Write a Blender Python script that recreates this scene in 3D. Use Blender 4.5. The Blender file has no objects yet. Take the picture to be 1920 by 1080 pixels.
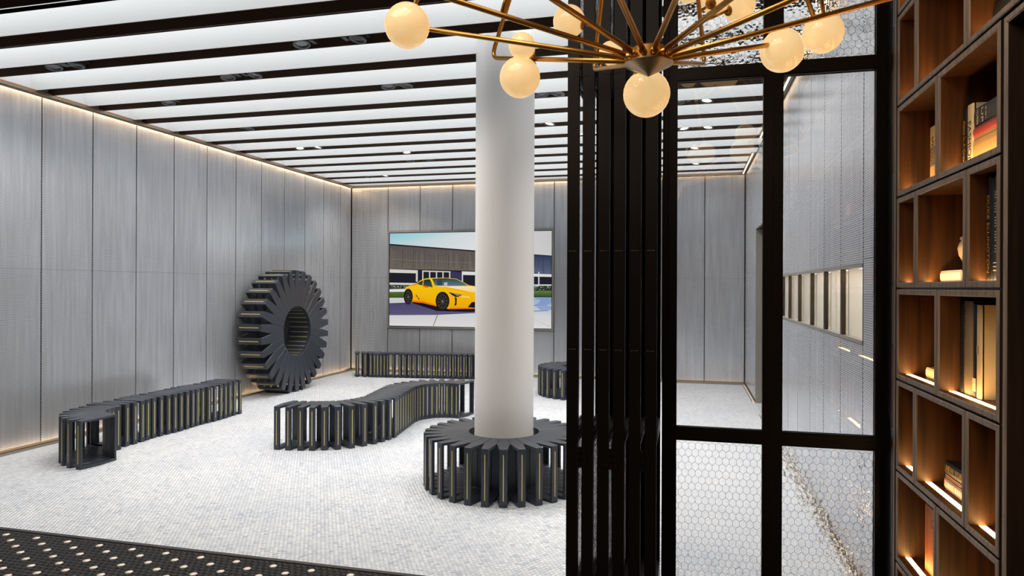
import bpy, bmesh, math, random
import numpy as np
from mathutils import Vector, Matrix
random.seed(7); rng = np.random.default_rng(7)
PI = math.pi
SC = bpy.context.scene
COL = SC.collection

# ------------------------------------------------------------------ camera
cam = bpy.data.cameras.new('camera'); camo = bpy.data.objects.new('camera', cam); COL.objects.link(camo)
YAW, ROLL = math.radians(14.33), math.radians(.235)
D = Vector((-math.sin(YAW), math.cos(YAW), 0)); R0 = Vector((math.cos(YAW), math.sin(YAW), 0)); U0 = Vector((0, 0, 1))
RR = R0*math.cos(ROLL) + U0*math.sin(ROLL); UU = U0*math.cos(ROLL) - R0*math.sin(ROLL)
m3 = Matrix((RR, UU, -D)).transposed()
camo.matrix_world = Matrix.Translation((0, 0, 1.6)) @ m3.to_4x4()
cam.sensor_width = 36; cam.lens = 1294/1920*36; cam.shift_y = -2/1920; cam.clip_start = .05
SC.camera = camo
# ------------------------------------------------------------------ world, exposure, big lamps
w = bpy.data.worlds.new('world'); SC.world = w; w.use_nodes = True
bg = w.node_tree.nodes['Background']; bg.inputs[0].default_value = (1, .8, .6, 1); bg.inputs[1].default_value = .035
SC.view_settings.view_transform = 'Standard'; SC.view_settings.look = 'None'
SC.view_settings.exposure = 0; SC.view_settings.gamma = 1; SC.view_settings.use_curve_mapping = False
cy = SC.cycles
cy.max_bounces = 10; cy.diffuse_bounces = 4; cy.glossy_bounces = 4; cy.transmission_bounces = 8; cy.transparent_max_bounces = 12
cy.sample_clamp_indirect = 4; cy.use_denoising = True; cy.caustics_reflective = False; cy.blur_glossy = .5
COFFER = 2.05          # luminous ceiling
SPOT_W = 66           # each ceiling spotlight
WARM_FILL = 34         # added warm fill spots aimed at the bookcase side
def lamp(name, kind, loc, energy, color, target=None, **k):
    l = bpy.data.lights.new(name, kind); l.energy = energy; l.color = color
    for a, b in k.items(): setattr(l, a, b)
    o = bpy.data.objects.new(name, l); COL.objects.link(o); o.location = loc
    if target is not None: o.rotation_euler = (Vector(target)-Vector(loc)).to_track_quat('-Z', 'Y').to_euler()
    return o
for x, y in ((-.9, 2.7), (-.9, 1.6)):
    lamp('bookcase_fill_spot', 'SPOT', (x, y, 3.9), WARM_FILL, (1, .80, .60), (.9, y, 1.3), spot_size=1.9, spot_blend=.8, shadow_soft_size=.12)  # unseen spots added to brighten the bookcase front

lo = lamp('lobby_fill_light', 'AREA', (-1.6, .4, 3.95), 110, (1, .86, .72), shape='RECTANGLE', size=3.2, size_y=2.4)  # added fill lamp, lights rods and bookcase from out of view
# ------------------------------------------------------------------ materials
def srgb(r, g, b):
    f = lambda c: (c/255/12.92) if c/255 <= .04045 else ((c/255+.055)/1.055)**2.4
    return (f(r), f(g), f(b), 1)
def newmat(name):
    m = bpy.data.materials.new(name); m.use_nodes = True
    return m, m.node_tree.nodes, m.node_tree.links, m.node_tree.nodes['Principled BSDF']
def pmat(name, col, rough=.5, metal=0, emit=None, es=0, noise=0, nscale=20, bump=0, spec=None):
    m, n, l, b = newmat(name)
    b.inputs['Roughness'].default_value = rough; b.inputs['Metallic'].default_value = metal
    b.inputs['Base Color'].default_value = col
    if spec is not None: b.inputs['Specular IOR Level'].default_value = spec
    if emit: b.inputs['Emission Color'].default_value = emit; b.inputs['Emission Strength'].default_value = es
    if noise or bump:
        tc = n.new('ShaderNodeTexCoord'); t = n.new('ShaderNodeTexNoise'); t.inputs['Scale'].default_value = nscale; t.inputs['Detail'].default_value = 5
        l.new(tc.outputs['Object'], t.inputs['Vector'])
        if noise:
            r = n.new('ShaderNodeValToRGB'); r.color_ramp.elements[0].position = .3; r.color_ramp.elements[1].position = .7
            r.color_ramp.elements[0].color = tuple(c*(1-noise) for c in col[:3])+(1,); r.color_ramp.elements[1].color = tuple(min(1, c*(1+noise)) for c in col[:3])+(1,)
            l.new(t.outputs['Fac'], r.inputs[0]); l.new(r.outputs[0], b.inputs['Base Color'])
        if bump:
            bp = n.new('ShaderNodeBump'); bp.inputs['Strength'].default_value = bump; bp.inputs['Distance'].default_value = .002
            l.new(t.outputs['Fac'], bp.inputs['Height']); l.new(bp.outputs[0], b.inputs['Normal'])
    return m
def emat(name, col, s):
    m = bpy.data.materials.new(name); m.use_nodes = True; n = m.node_tree.nodes; n.clear()
    e = n.new('ShaderNodeEmission'); e.inputs[0].default_value = col; e.inputs[1].default_value = s
    o = n.new('ShaderNodeOutputMaterial'); m.node_tree.links.new(e.outputs[0], o.inputs[0]); return m
class NG:                                   # tiny node-math writer
    def __init__(s, n, l): s.n, s.l = n, l
    def m(s, op, a, b=None, c=None):
        q = s.n.new('ShaderNodeMath'); q.operation = op
        for i, v in enumerate((a, b, c)):
            if v is None: continue
            if isinstance(v, (int, float)): q.inputs[i].default_value = v
            else: s.l.new(v, q.inputs[i])
        return q.outputs[0]
def mix(n, l, f, a, b):
    q = n.new('ShaderNodeMix'); q.data_type = 'RGBA'
    for s, v in ((q.inputs[0], f), (q.inputs[6], a), (q.inputs[7], b)):
        if isinstance(v, (tuple, float, int)): s.default_value = v
        else: l.new(v, s)
    return q.outputs[2]
def ramp(n, l, fac, stops):
    r = n.new('ShaderNodeValToRGB'); e = r.color_ramp.elements
    while len(e) < len(stops): e.new(.5)
    for i, (p, c) in enumerate(stops): e[i].position = p; e[i].color = c
    l.new(fac, r.inputs[0]); return r.outputs[0]

def marble_mat():
    m, n, l, b = newmat('marble_tile')
    g = n.new('ShaderNodeNewGeometry')
    c = ramp(n, l, g.outputs['Random Per Island'], [(0, srgb(190, 196, 206)), (.10, srgb(210, 215, 222)), (.6, srgb(222, 225, 230)), (1, srgb(232, 234, 236))])
    t = n.new('ShaderNodeTexNoise'); t.inputs['Scale'].default_value = 1.3; t.inputs['Detail'].default_value = 6
    tc = n.new('ShaderNodeTexCoord'); l.new(tc.outputs['Object'], t.inputs['Vector'])
    v = ramp(n, l, t.outputs['Fac'], [(.3, (.86, .88, .92, 1)), (.7, (1, 1, 1, 1))])
    q = n.new('ShaderNodeMix'); q.data_type = 'RGBA'; q.blend_type = 'MULTIPLY'; q.inputs[0].default_value = 1
    l.new(c, q.inputs[6]); l.new(v, q.inputs[7]); l.new(q.outputs[2], b.inputs['Base Color'])
    b.inputs['Roughness'].default_value = .42; return m
def perf_mat(name, ax):
    """perforated sheet metal: staggered round holes over brushed aluminium"""
    m, n, l, b = newmat(name); G = NG(n, l)
    tc = n.new('ShaderNodeTexCoord'); sp = n.new('ShaderNodeSeparateXYZ'); l.new(tc.outputs['Object'], sp.inputs[0])
    u = sp.outputs[ax]; v = sp.outputs[2]
    P = .0145; H = 1.7320508
    x = G.m('DIVIDE', u, P); y = G.m('DIVIDE', v, P)
    def dist(x, y):
        dx = G.m('SUBTRACT', x, G.m('ROUND', x)); yy = G.m('DIVIDE', y, H)
        dy = G.m('MULTIPLY', G.m('SUBTRACT', yy, G.m('ROUND', yy)), H)
        return G.m('SQRT', G.m('ADD', G.m('MULTIPLY', dx, dx), G.m('MULTIPLY', dy, dy)))
    d = G.m('MINIMUM', dist(x, y), dist(G.m('ADD', x, .5), G.m('ADD', y, H/2)))
    hole = G.m('SUBTRACT', 1, G.m('SMOOTHSTEP' if False else 'MULTIPLY', G.m('SUBTRACT', G.m('MINIMUM', G.m('MAXIMUM', d, .29), .35), .29), 1/.06))
    # vertical brightness streaks, moire of the holes painted into the colour
    mp = n.new('ShaderNodeMapping'); l.new(tc.outputs['Object'], mp.inputs[0])
    sc = [1.2, 1.2, 1.6]; sc[ax] = 30; mp.inputs['Scale'].default_value = sc
    t = n.new('ShaderNodeTexNoise'); t.inputs['Scale'].default_value = 1; t.inputs['Detail'].default_value = 3; l.new(mp.outputs[0], t.inputs['Vector'])
    t2 = n.new('ShaderNodeTexNoise'); t2.inputs['Scale'].default_value = 1.1; t2.inputs['Detail'].default_value = 2; l.new(tc.outputs['Object'], t2.inputs['Vector'])
    s = G.m('MULTIPLY', t.outputs['Fac'], t2.outputs['Fac'])
    hc = ramp(n, l, s, [(.12, srgb(48, 54, 64)), (.40, srgb(142, 149, 159))])
    mc = ramp(n, l, t.outputs['Fac'], [(.3, srgb(211, 215, 222)), (.7, srgb(220, 223, 229))])
    l.new(mix(n, l, hole, mc, hc), b.inputs['Base Color'])
    b.inputs['Metallic'].default_value = .55; b.inputs['Roughness'].default_value = .25
    return m
def wood_mat(name, dark, light, rough=.45, scale=1.0):
    m, n, l, b = newmat(name)
    tc = n.new('ShaderNodeTexCoord'); mp = n.new('ShaderNodeMapping'); l.new(tc.outputs['Object'], mp.inputs[0])
    mp.inputs['Scale'].default_value = (40*scale, 40*scale, 2.2*scale)
    t = n.new('ShaderNodeTexNoise'); t.inputs['Scale'].default_value = 1; t.inputs['Detail'].default_value = 6; t.inputs['Distortion'].default_value = .4
    l.new(mp.outputs[0], t.inputs['Vector'])
    l.new(ramp(n, l, t.outputs['Fac'], [(.32, dark), (.68, light)]), b.inputs['Base Color'])
    b.inputs['Roughness'].default_value = rough; return m
def glass_mat(name, bump=0, ior=1.45):
    m, n, l, b = newmat(name)
    b.inputs['Base Color'].default_value = (1, 1, 1, 1); b.inputs['Roughness'].default_value = 0
    b.inputs['IOR'].default_value = ior; b.inputs['Transmission Weight'].default_value = 1
    if bump:
        tc = n.new('ShaderNodeTexCoord'); t = n.new('ShaderNodeTexNoise'); t.inputs['Scale'].default_value = 38; t.inputs['Detail'].default_value = 1.2
        l.new(tc.outputs['Object'], t.inputs['Vector'])
        bp = n.new('ShaderNodeBump'); bp.inputs['Strength'].default_value = bump; bp.inputs['Distance'].default_value = .01
        l.new(t.outputs['Fac'], bp.inputs['Height']); l.new(bp.outputs[0], b.inputs['Normal'])
    return m
def globe_mat():
    m, n, l, b = newmat('opal_bubble_glass')
    tc = n.new('ShaderNodeTexCoord'); t = n.new('ShaderNodeTexVoronoi'); t.inputs['Scale'].default_value = 260; l.new(tc.outputs['Object'], t.inputs['Vector'])
    t2 = n.new('ShaderNodeTexNoise'); t2.inputs['Scale'].default_value = 7; l.new(tc.outputs['Object'], t2.inputs['Vector'])
    c = ramp(n, l, t2.outputs['Fac'], [(.35, (1, .53, .17, 1)), (.65, (1, .66, .29, 1))])
    c2 = mix(n, l, ramp(n, l, t.outputs['Distance'], [(.0, (1, 1, 1, 1)), (.45, (0, 0, 0, 1))]), c, (1, .80, .5, 1))
    b.inputs['Base Color'].default_value = (.5, .4, .27, 1); b.inputs['Roughness'].default_value = .12
    l.new(c2, b.inputs['Emission Color']); b.inputs['Emission Strength'].default_value = .72
    return m
M = {}
M['marble'] = marble_mat()
M['grout'] = pmat('marble_grout', srgb(178, 180, 182), .8)
M['btile'] = pmat('black_tile', srgb(9, 9, 11), .5, spec=.3, noise=.3, nscale=60)
M['wtile'] = pmat('white_dot_tile', srgb(244, 232, 220), .4)
M['bgrout'] = pmat('brown_grout', srgb(92, 76, 62), .8)
M['perf_y'] = perf_mat('perforated_aluminium_side', 1)
M['perf_x'] = perf_mat('perforated_aluminium_back', 0)
M['gap'] = pmat('dark_bronze', srgb(42, 38, 34), .4, .5)
M['joint'] = pmat('bronze_joint', srgb(70, 63, 54), .4, .6)
M['trim'] = pmat('steel_trim', srgb(152, 149, 143), .35, .6)
M['copper'] = pmat('copper_edge', srgb(196, 132, 70), .35, .7)
M['ledw'] = emat('warm_led', (1, .66, .36, 1), 42); M['ledb'] = emat('faint_warm_led', (1, .74, .5, 1), 1.2); M['ledr'] = emat('dim_warm_led', (1, .72, .46, 1), 5)
M['white'] = pmat('white_paint', srgb(236, 236, 234), .5)
M['cwhite'] = pmat('column_plaster', srgb(232, 230, 228), .45)
M['coffer'] = emat('luminous_ceiling', (.93, .965, 1, 1), COFFER)
M['beam'] = pmat('brown_channel', srgb(104, 88, 76), .5)
M['bench'] = pmat('charcoal_paint', srgb(45, 50, 59), .36, noise=.12, nscale=30)
M['inlay'] = pmat('brass_inlay', srgb(212, 198, 108), .4, 0)
M['frame'] = pmat('black_bronze', srgb(16, 11, 9), .42, 0, spec=.2)
M['glass'] = glass_mat('clear_glass', 0, 1.72); M['thin'] = glass_mat('thin_clear_glass', 0, 1.18); M['tglass'] = glass_mat('textured_glass', .42)
M['wire'] = pmat('wire_mesh', srgb(165, 171, 167), .5, .3)
M['brass'] = pmat('satin_brass', srgb(200, 150, 78), .36, 1)
M['bronze'] = pmat('pale_bronze', srgb(176, 152, 120), .3, 1)
M['globe'] = globe_mat()
M['walnut'] = wood_mat('walnut', srgb(50, 27, 9), srgb(92, 53, 18))
M['wedge'] = wood_mat('cool_lit_walnut_edge', srgb(118, 102, 88), srgb(158, 138, 120), .5, 1.6)  # cool room light on the front edges painted into the wood colour
M['wdark'] = wood_mat('dark_walnut', srgb(44, 30, 22), srgb(66, 47, 34))
M['ledshelf'] = emat('shelf_led', (1, .58, .21, 1), 26)
M['steel'] = pmat('blued_steel', srgb(98, 106, 116), .3, .8)
M['fix'] = pmat('grey_fixture', srgb(96, 96, 98), .35, .6)
M['lens'] = emat('lamp_lens', (1, .86, .66, 1), 3.5)
M['lensoff'] = pmat('dim_lens', srgb(120, 120, 122), .2, .4)
M['black'] = pmat('black_plastic', srgb(18, 18, 20), .4)

# ------------------------------------------------------------------ mesh builder
class MB:
    def __init__(s): s.v = []; s.f = []; s.mi = []; s.mats = []
    def mat(s, m):
        if m not in s.mats: s.mats.append(m)
        return s.mats.index(m)
    def face(s, pts, m):
        b = len(s.v); s.v += [tuple(p) for p in pts]; s.f.append(tuple(range(b, b+len(pts)))); s.mi.append(s.mat(m))
    def box(s, x0, x1, y0, y1, z0, z1, m, skip='', over=None):
        b = len(s.v); over = over or {}
        s.v += [(x, y, z) for z in (z0, z1) for y in (y0, y1) for x in (x0, x1)]
        for k, q in (('-z', (0, 2, 3, 1)), ('+z', (4, 5, 7, 6)), ('-y', (0, 1, 5, 4)), ('+y', (2, 6, 7, 3)), ('-x', (0, 4, 6, 2)), ('+x', (1, 3, 7, 5))):
            if k in skip: continue
            s.f.append(tuple(b+i for i in q)); s.mi.append(s.mat(over.get(k, m)))
    def rings(s, rings, m, cap=True):
        """rings: list of equal-length point loops, joined in order"""
        b = len(s.v); n = len(rings[0])
        for r in rings: s.v += [tuple(p) for p in r]
        k = s.mat(m)
        for i in range(len(rings)-1):
            for j in range(n):
                s.f.append((b+i*n+j, b+i*n+(j+1) % n, b+(i+1)*n+(j+1) % n, b+(i+1)*n+j)); s.mi.append(k)
        if cap:
            s.f.append(tuple(b+j for j in reversed(range(n)))); s.mi.append(k)
            e = b+(len(rings)-1)*n; s.f.append(tuple(e+j for j in range(n))); s.mi.append(k)
    def tube(s, pts, r, m, n=10):
        pts = [Vector(p) for p in pts]; rs = []
        t0 = (pts[1]-pts[0]).normalized(); up = Vector((0, 0, 1)) if abs(t0.z) < .9 else Vector((1, 0, 0))
        a = t0.cross(up).normalized()
        for i, p in enumerate(pts):
            t = ((pts[min(i+1, len(pts)-1)]-pts[max(i-1, 0)])).normalized()
            a = (a-t*a.dot(t)).normalized(); c = t.cross(a)
            rr = r[i] if isinstance(r, (list, tuple)) else r
            rs.append([p+a*math.cos(2*PI*k/n)*rr+c*math.sin(2*PI*k/n)*rr for k in range(n)])
        s.rings(rs, m)
    def lathe(s, prof, c, axis, m, n=24):
        axis = Vector(axis).normalized(); up = Vector((0, 0, 1)) if abs(axis.z) < .9 else Vector((1, 0, 0))
        a = axis.cross(up).normalized(); b2 = axis.cross(a); c = Vector(c)
        s.rings([[c+axis*h+(a*math.cos(2*PI*k/n)+b2*math.sin(2*PI*k/n))*max(r, 1e-4) for k in range(n)] for r, h in prof], m)
    def sphere(s, c, r, m, n=28, k=16):
        s.lathe([(r*math.sin(PI*i/k), -r*math.cos(PI*i/k)) for i in range(k+1)], c, (0, 0, 1), m, n)
    def mesh(s, name):
        me = bpy.data.meshes.new(name); me.from_pydata(s.v, [], s.f)
        for m in s.mats: me.materials.append(M[m])
        me.polygons.foreach_set('material_index', s.mi); me.update(); return me
    def build(s, name, parent=None, smooth=False, loc=None):
        me = s.mesh(name)
        bm = bmesh.new(); bm.from_mesh(me); bmesh.ops.recalc_face_normals(bm, faces=bm.faces); bm.to_mesh(me); bm.free()
        if smooth: me.shade_smooth()
        return link(name, me, parent, loc)
def link(name, data, parent=None, loc=None):
    o = bpy.data.objects.new(name, data); COL.objects.link(o)
    if parent is not None: o.parent = parent
    if loc is not None: o.location = loc
    return o
def tag(o, label=None, cat=None, group=None, kind=None):
    for k, v in (('label', label), ('category', cat), ('group', group), ('kind', kind)):
        if v: o[k] = v
    return o
def empty(name, loc=(0, 0, 0), rz=0):
    o = bpy.data.objects.new(name, None); COL.objects.link(o); o.location = loc; o.rotation_euler = (0, 0, rz); return o
def smooth_by_angle(me, deg=40):
    me.shade_smooth()
    try: me.set_sharp_from_angle(angle=math.radians(deg))
    except Exception: pass

# ------------------------------------------------------------------ room dimensions
XL, XR, YF, YB, ZC = -6.225, .91, 3.56, 11.98, 3.495
PITCH = .607
def J(k): return 5.483+PITCH*k            # panel joints along the side walls

# ------------------------------------------------------------------ floor
def hex_mesh(name, cx, cy, r, z0, z1, mats, idx=None, bottom=None):
    """many hexagonal tiles in one mesh; r = circumradius, pointy along y"""
    n = len(cx); a = np.radians(30+60*np.arange(6)); ux, uy = np.cos(a)*r, np.sin(a)*r
    side = z0 is not None
    per = 12 if side else 6
    v = np.empty((n, per, 3), np.float32)
    v[:, :6, 0] = cx[:, None]+ux; v[:, :6, 1] = cy[:, None]+uy; v[:, :6, 2] = z1
    if side:
        v[:, 6:, :2] = v[:, :6, :2]; v[:, 6:, 2] = z0
    base = (np.arange(n)*per)[:, None]
    top = base+np.arange(6)
    loops = [top]
    if side:
        k = np.arange(6); q = np.stack([k, k+6, (k+1) % 6+6, (k+1) % 6], 1).reshape(-1)
        loops.append(base+q)
    lo = np.concatenate(loops, 1).astype(np.int32)
    sizes = [6]+([4]*6 if side else [])
    ls = np.tile(np.array(sizes), n); starts = np.concatenate([[0], np.cumsum(ls)[:-1]])
    me = bpy.data.meshes.new(name)
    me.vertices.add(n*per); me.vertices.foreach_set('co', v.reshape(-1))
    me.loops.add(lo.size); me.loops.foreach_set('vertex_index', lo.reshape(-1))
    me.polygons.add(len(ls)); me.polygons.foreach_set('loop_start', starts.astype(np.int32))
    for m in mats: me.materials.append(M[m])
    if idx is not None: me.polygons.foreach_set('material_index', np.repeat(idx, len(sizes)).astype(np.int32))
    me.update(calc_edges=True); me.validate(); return me
mb = MB(); mb.box(XL-.2, XR+.5, 3.55, YB+.3, -.12, -.002, 'grout')
floor = mb.build('floor'); tag(floor, 'white marble hexagon mosaic floor of the bright showroom', kind='structure')
p = .029; rowh = p*.8660254
rows = np.arange(int((YB-3.58)/rowh)); cols = np.arange(int((XR-XL)/p))
gx, gy = np.meshgrid(cols, rows); cxs = XL+.012+(gx+.5*(gy % 2))*p; cys = 3.594+gy*rowh
sel = cys < 5.3
t = link('marble_tiles', hex_mesh('marble_tiles', cxs[sel], cys[sel], p/math.sqrt(3)*.962, -.004, 0, ['marble']), floor); tag(t, kind='stuff')
t = link('marble_tiles', hex_mesh('marble_tiles', cxs[~sel], cys[~sel], p/math.sqrt(3)*.962, -.004, 0, ['marble']), floor); tag(t, kind='stuff')
# black entrance floor with white dots
mb = MB(); mb.box(-5.6, 1.6, -1.2, 3.55, -.12, -.002, 'bgrout')
floor2 = mb.build('floor'); tag(floor2, 'black hexagon mosaic floor with white dots before the threshold', kind='structure')
p2 = .0404; rh2 = p2*.8660254
r_ = np.arange(-1, 56); c_ = np.arange(-33, 128)
gx, gy = np.meshgrid(c_, r_)
bx = -4.232+(gx+.5*(gy % 2))*p2; by = 3.487-gy*rh2
ok = (by < 3.528) & (by > 1.55) & (bx > -5.5) & (bx < 1.5)
gx, gy, bx, by = gx[ok], gy[ok], bx[ok], by[ok]
white = (gy % 2 == 0) & (((gx-3*((gy//2) % 2)+ (gy//2)*0) % 6) == 0)
# the tiles seen largest become parts
dx = bx*D.x+by*D.y; ux = (bx*RR.x+by*RR.y)/dx; vy = 1.6/dx
vis = (np.abs(ux) < 960/1294+.01) & (vy < (1080-538)/1294+.008+.004*(-ux)) & (by > 0)
order = np.argsort(np.where(vis, dx, 99)); near = np.zeros(len(bx), bool); near[order[:min(300, vis.sum())]] = True
zero = np.zeros(1)
tile_b = hex_mesh('hex_tile', zero, zero, p2/math.sqrt(3)*.92, -.004, 0, ['btile']); tile_w = hex_mesh('hex_tile', zero, zero, p2/math.sqrt(3)*.92, -.004, 0, ['wtile'])
for i in np.where(near)[0]:
    link('hex_tile', tile_w if white[i] else tile_b, floor2, (float(bx[i]), float(by[i]), float(rng.uniform(-.0004, .0004))))
q = ~near
t = link('mosaic_tiles', hex_mesh('mosaic_tiles', bx[q], by[q], p2/math.sqrt(3)*.92, -.004, 0, ['btile', 'wtile'], white[q].astype(int)), floor2); tag(t, kind='stuff')
mb = MB(); mb.box(-5.6, .9, 3.545, 3.576, -.02, .004, 'black')
tag(mb.build('trim_1'), 'black metal threshold strip between the two mosaic floors', kind='structure')

# ------------------------------------------------------------------ walls
def panel_box(mb_, axis, a0, a1, z0, z1, face, mat, thick=.012):
    """panel standing on plane `face`; axis y for side walls"""
    if axis == 'left': mb_.box(face-thick, face, a0, a1, z0, z1, mat)
    elif axis == 'right': mb_.box(face, face+thick, a0, a1, z0, z1, mat)
    else: mb_.box(a0, a1, face, face+thick, z0, z1, mat)
SEAM = 1.757
def add_panels(wall, axis, spans, face, mat):
    for a0, a1, zs in spans:
        for z0, z1 in zs:
            m_ = MB(); panel_box(m_, axis, a0+.007, a1-.007, z0, z1, face, mat)
            m_.build('perforated_panel', wall)
    ends = sorted({a for s_ in spans for a in s_[:2]})
    for a in ends[1:-1]:
        m_ = MB(); panel_box(m_, axis, a-.0025, a+.0025, .05, ZC-.05, face+{'left': -.010, 'right': .010, 'back': .010}[axis], 'joint', .012)
        m_.build('joint_strip', wall)
ZB, ZT = .045, ZC-.035
full = [(ZB, SEAM-.0015), (SEAM+.0015, ZT)]
# left
mb = MB(); mb.box(XL-.2, XL-.03, 2.9, YB+.2, -.1, 3.80, 'gap'); wl = mb.build('wall_left'); tag(wl, 'left wall clad in tall perforated aluminium panels', kind='structure')
js = [J(k) for k in range(-4, 11)]+[YB-.002]
js[-1] = YB-.01
add_panels(wl, 'left', [(js[i], js[i+1], full) for i in range(len(js)-1)], XL, 'perf_y')
# back (display between the 2nd and 7th joints)
bj = [-6.215, -5.466, -4.825, -4.19, -3.56, -2.93, -2.297, -1.68, -1.06, -.434, .262, .90]
SX0, SX1, SZ0, SZ1 = -5.435, -2.325, .855, 2.605
mb = MB(); mb.box(XL-.2, XR+.6, YB+.03, YB+.25, -.1, 3.80, 'gap'); wb = mb.build('wall_back'); tag(wb, 'back wall of perforated aluminium panels around a large display', kind='structure')
add_panels(wb, 'back', [(bj[i], bj[i+1], [(ZB, SZ0-.035), (SZ1+.035, ZT)] if 1 <= i <= 5 else full) for i in range(len(bj)-1)], YB, 'perf_x')
# right: display niche band, steel-lined doorway
DY0, DY1, DZ = 9.14, 10.18, 2.42
NZ0, NZ1 = 1.305, 1.727
mb = MB()
mb.box(XR+.03, XR+.2, 3.42, DY0, -.1, NZ0-.02, 'gap'); mb.box(XR+.03, XR+.2, 3.42, DY0, NZ1+.02, 3.80, 'gap')
mb.box(XR+.03, XR+.2, 3.42, 4.05, NZ0-.02, NZ1+.02, 'gap'); mb.box(XR+.03, XR+.2, 7.55, DY0, NZ0-.02, NZ1+.02, 'gap')
mb.box(XR+.03, XR+.2, DY1, YB+.2, -.1, 3.80, 'gap'); mb.box(XR+.03, XR+.2, DY0, DY1, DZ, 3.80, 'gap')
wr = mb.build('wall_right'); tag(wr, 'right wall of perforated panels with a band of small glazed niches', kind='structure')
rj = [3.45, 4.061, 4.624, 5.169, 5.712, 6.327, 6.905, 7.50, 8.10, 8.64, DY0, DY1, 10.78, 11.38, YB-.01]
sp = []
for i in range(len(rj)-1):
    a0, a1 = rj[i], rj[i+1]
    if 1 <= i <= 6: zs = [(ZB, NZ0-.01), (NZ1+.01, ZT)]
    elif a0 == DY0: zs = [(DZ+.01, ZT)]
    else: zs = full
    sp.append((a0, a1, zs))
for a0, a1, zs in sp:
    for z0, z1 in zs:
        m_ = MB(); panel_box(m_, 'right', a0+.007, a1-.007, z0, z1, XR, 'perf_y'); m_.build('perforated_panel', wr)
M['pale'] = pmat('pale_niche_lining', srgb(226, 222, 212), .5)
for i in range(1, 7):
    a0, a1 = rj[i], rj[i+1]
    wn = MB()
    wn.box(XR+.0, XR+.03, a1-.025, a1-.004, NZ0, NZ1, 'joint'); wn.box(XR, XR+.03, a0+.004, a0+.012, NZ0, NZ1, 'joint')
    wn.box(XR-.004, XR+.05, a0+.004, a1-.004, NZ0-.008, NZ0+.012, 'trim'); wn.box(XR-.004, XR+.05, a0+.004, a1-.004, NZ1-.012, NZ1+.008, 'trim')
    fr = wn.build('window_%d' % i); tag(fr, 'small glazed wall niche, number %d from the folding screen' % i, kind='structure')
    g = MB(); g.box(XR+.020, XR+.026, a0+.012, a1-.025, NZ0+.012, NZ1-.012, 'glass'); g.build('pane', fr)
    b_ = MB()
    b_.box(XR+.32, XR+.33, a0, a1, NZ0-.02, NZ1+.02, 'pale'); b_.box(XR+.05, XR+.33, a0, a0+.01, NZ0-.02, NZ1+.02, 'pale'); b_.box(XR+.05, XR+.33, a1-.01, a1, NZ0-.02, NZ1+.02, 'pale')
    b_.box(XR+.05, XR+.33, a0, a1, NZ0-.02, NZ0, 'pale'); b_.box(XR+.05, XR+.33, a0, a1, NZ1, NZ1+.02, 'pale')
    b_.build('niche_box', fr)
    lamp('niche_fill', 'AREA', (XR+.18, (a0+a1)/2, NZ1-.01), 2.2, (1, .95, .88), shape='RECTANGLE', size=.2, size_y=.4)  # added lamp that brightens the niche lining
    e_ = MB(); e_.box(XR+.06, XR+.075, a0+.05, a1-.05, NZ1-.006, NZ1-.001, 'ledw'); e_.build('led_strip', fr)  # strip added so the niche interior is not dark
mb = MB()
mb.box(XR, XR+.35, DY1-.02, DY1, 0, DZ, 'trim'); mb.box(XR, XR+.35, DY0, DY0+.02, 0, DZ, 'trim'); mb.box(XR, XR+.35, DY0, DY1, DZ, DZ+.01, 'trim')
dr = mb.build('door_1'); tag(dr, 'steel-lined doorway recess in the right wall near the back', kind='structure')
mb = MB(); mb.box(XR+.3, XR+.35, DY0+.02, DY1-.02, .004, DZ-.004, 'trim'); mb.build('door_leaf', dr)
# top and base trims with warm led strips
def trims(wall, axis, a0, a1):
    sgn = {'left': 1, 'right': -1, 'back': -1}[axis]
    face = {'left': XL, 'right': XR, 'back': YB}[axis]
    def bx(d0, d1, z0, z1, m, nm, b0=a0, b1=a1):
        lo, hi = sorted((face+sgn*d0, face+sgn*d1)); q = MB()
        if axis == 'back': q.box(b0, b1, lo, hi, z0, z1, m)
        else: q.box(lo, hi, b0, b1, z0, z1, m)
        q.build(nm, wall)
    bx(-.03, .064, ZC-.012, ZC, 'trim', 'top_trim'); bx(.060, .066, ZC-.004, ZC+.006, 'copper', 'copper_edge')
    bx(.059, .064, ZC-.026, ZC-.012, 'trim', 'top_lip')
    lm = 'ledr' if axis == 'right' else 'ledw'
    bx(.036, .050, ZC-.018, ZC-.0125, lm, 'led_strip')
    bx(-.03, .004, 0.0, .008, 'trim', 'base_trim'); bx(.036, .044, 0.0, .024, 'trim', 'base_lip')
    bx(.020, .032, .001, .006, 'ledb' if axis == 'right' else lm, 'led_strip')
trims(wl, 'left', 3.0, YB); trims(wb, 'back', XL, XR); trims(wr, 'right', 3.6, DY0-.01); trims(wr, 'right', DY1+.01, YB)

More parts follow.
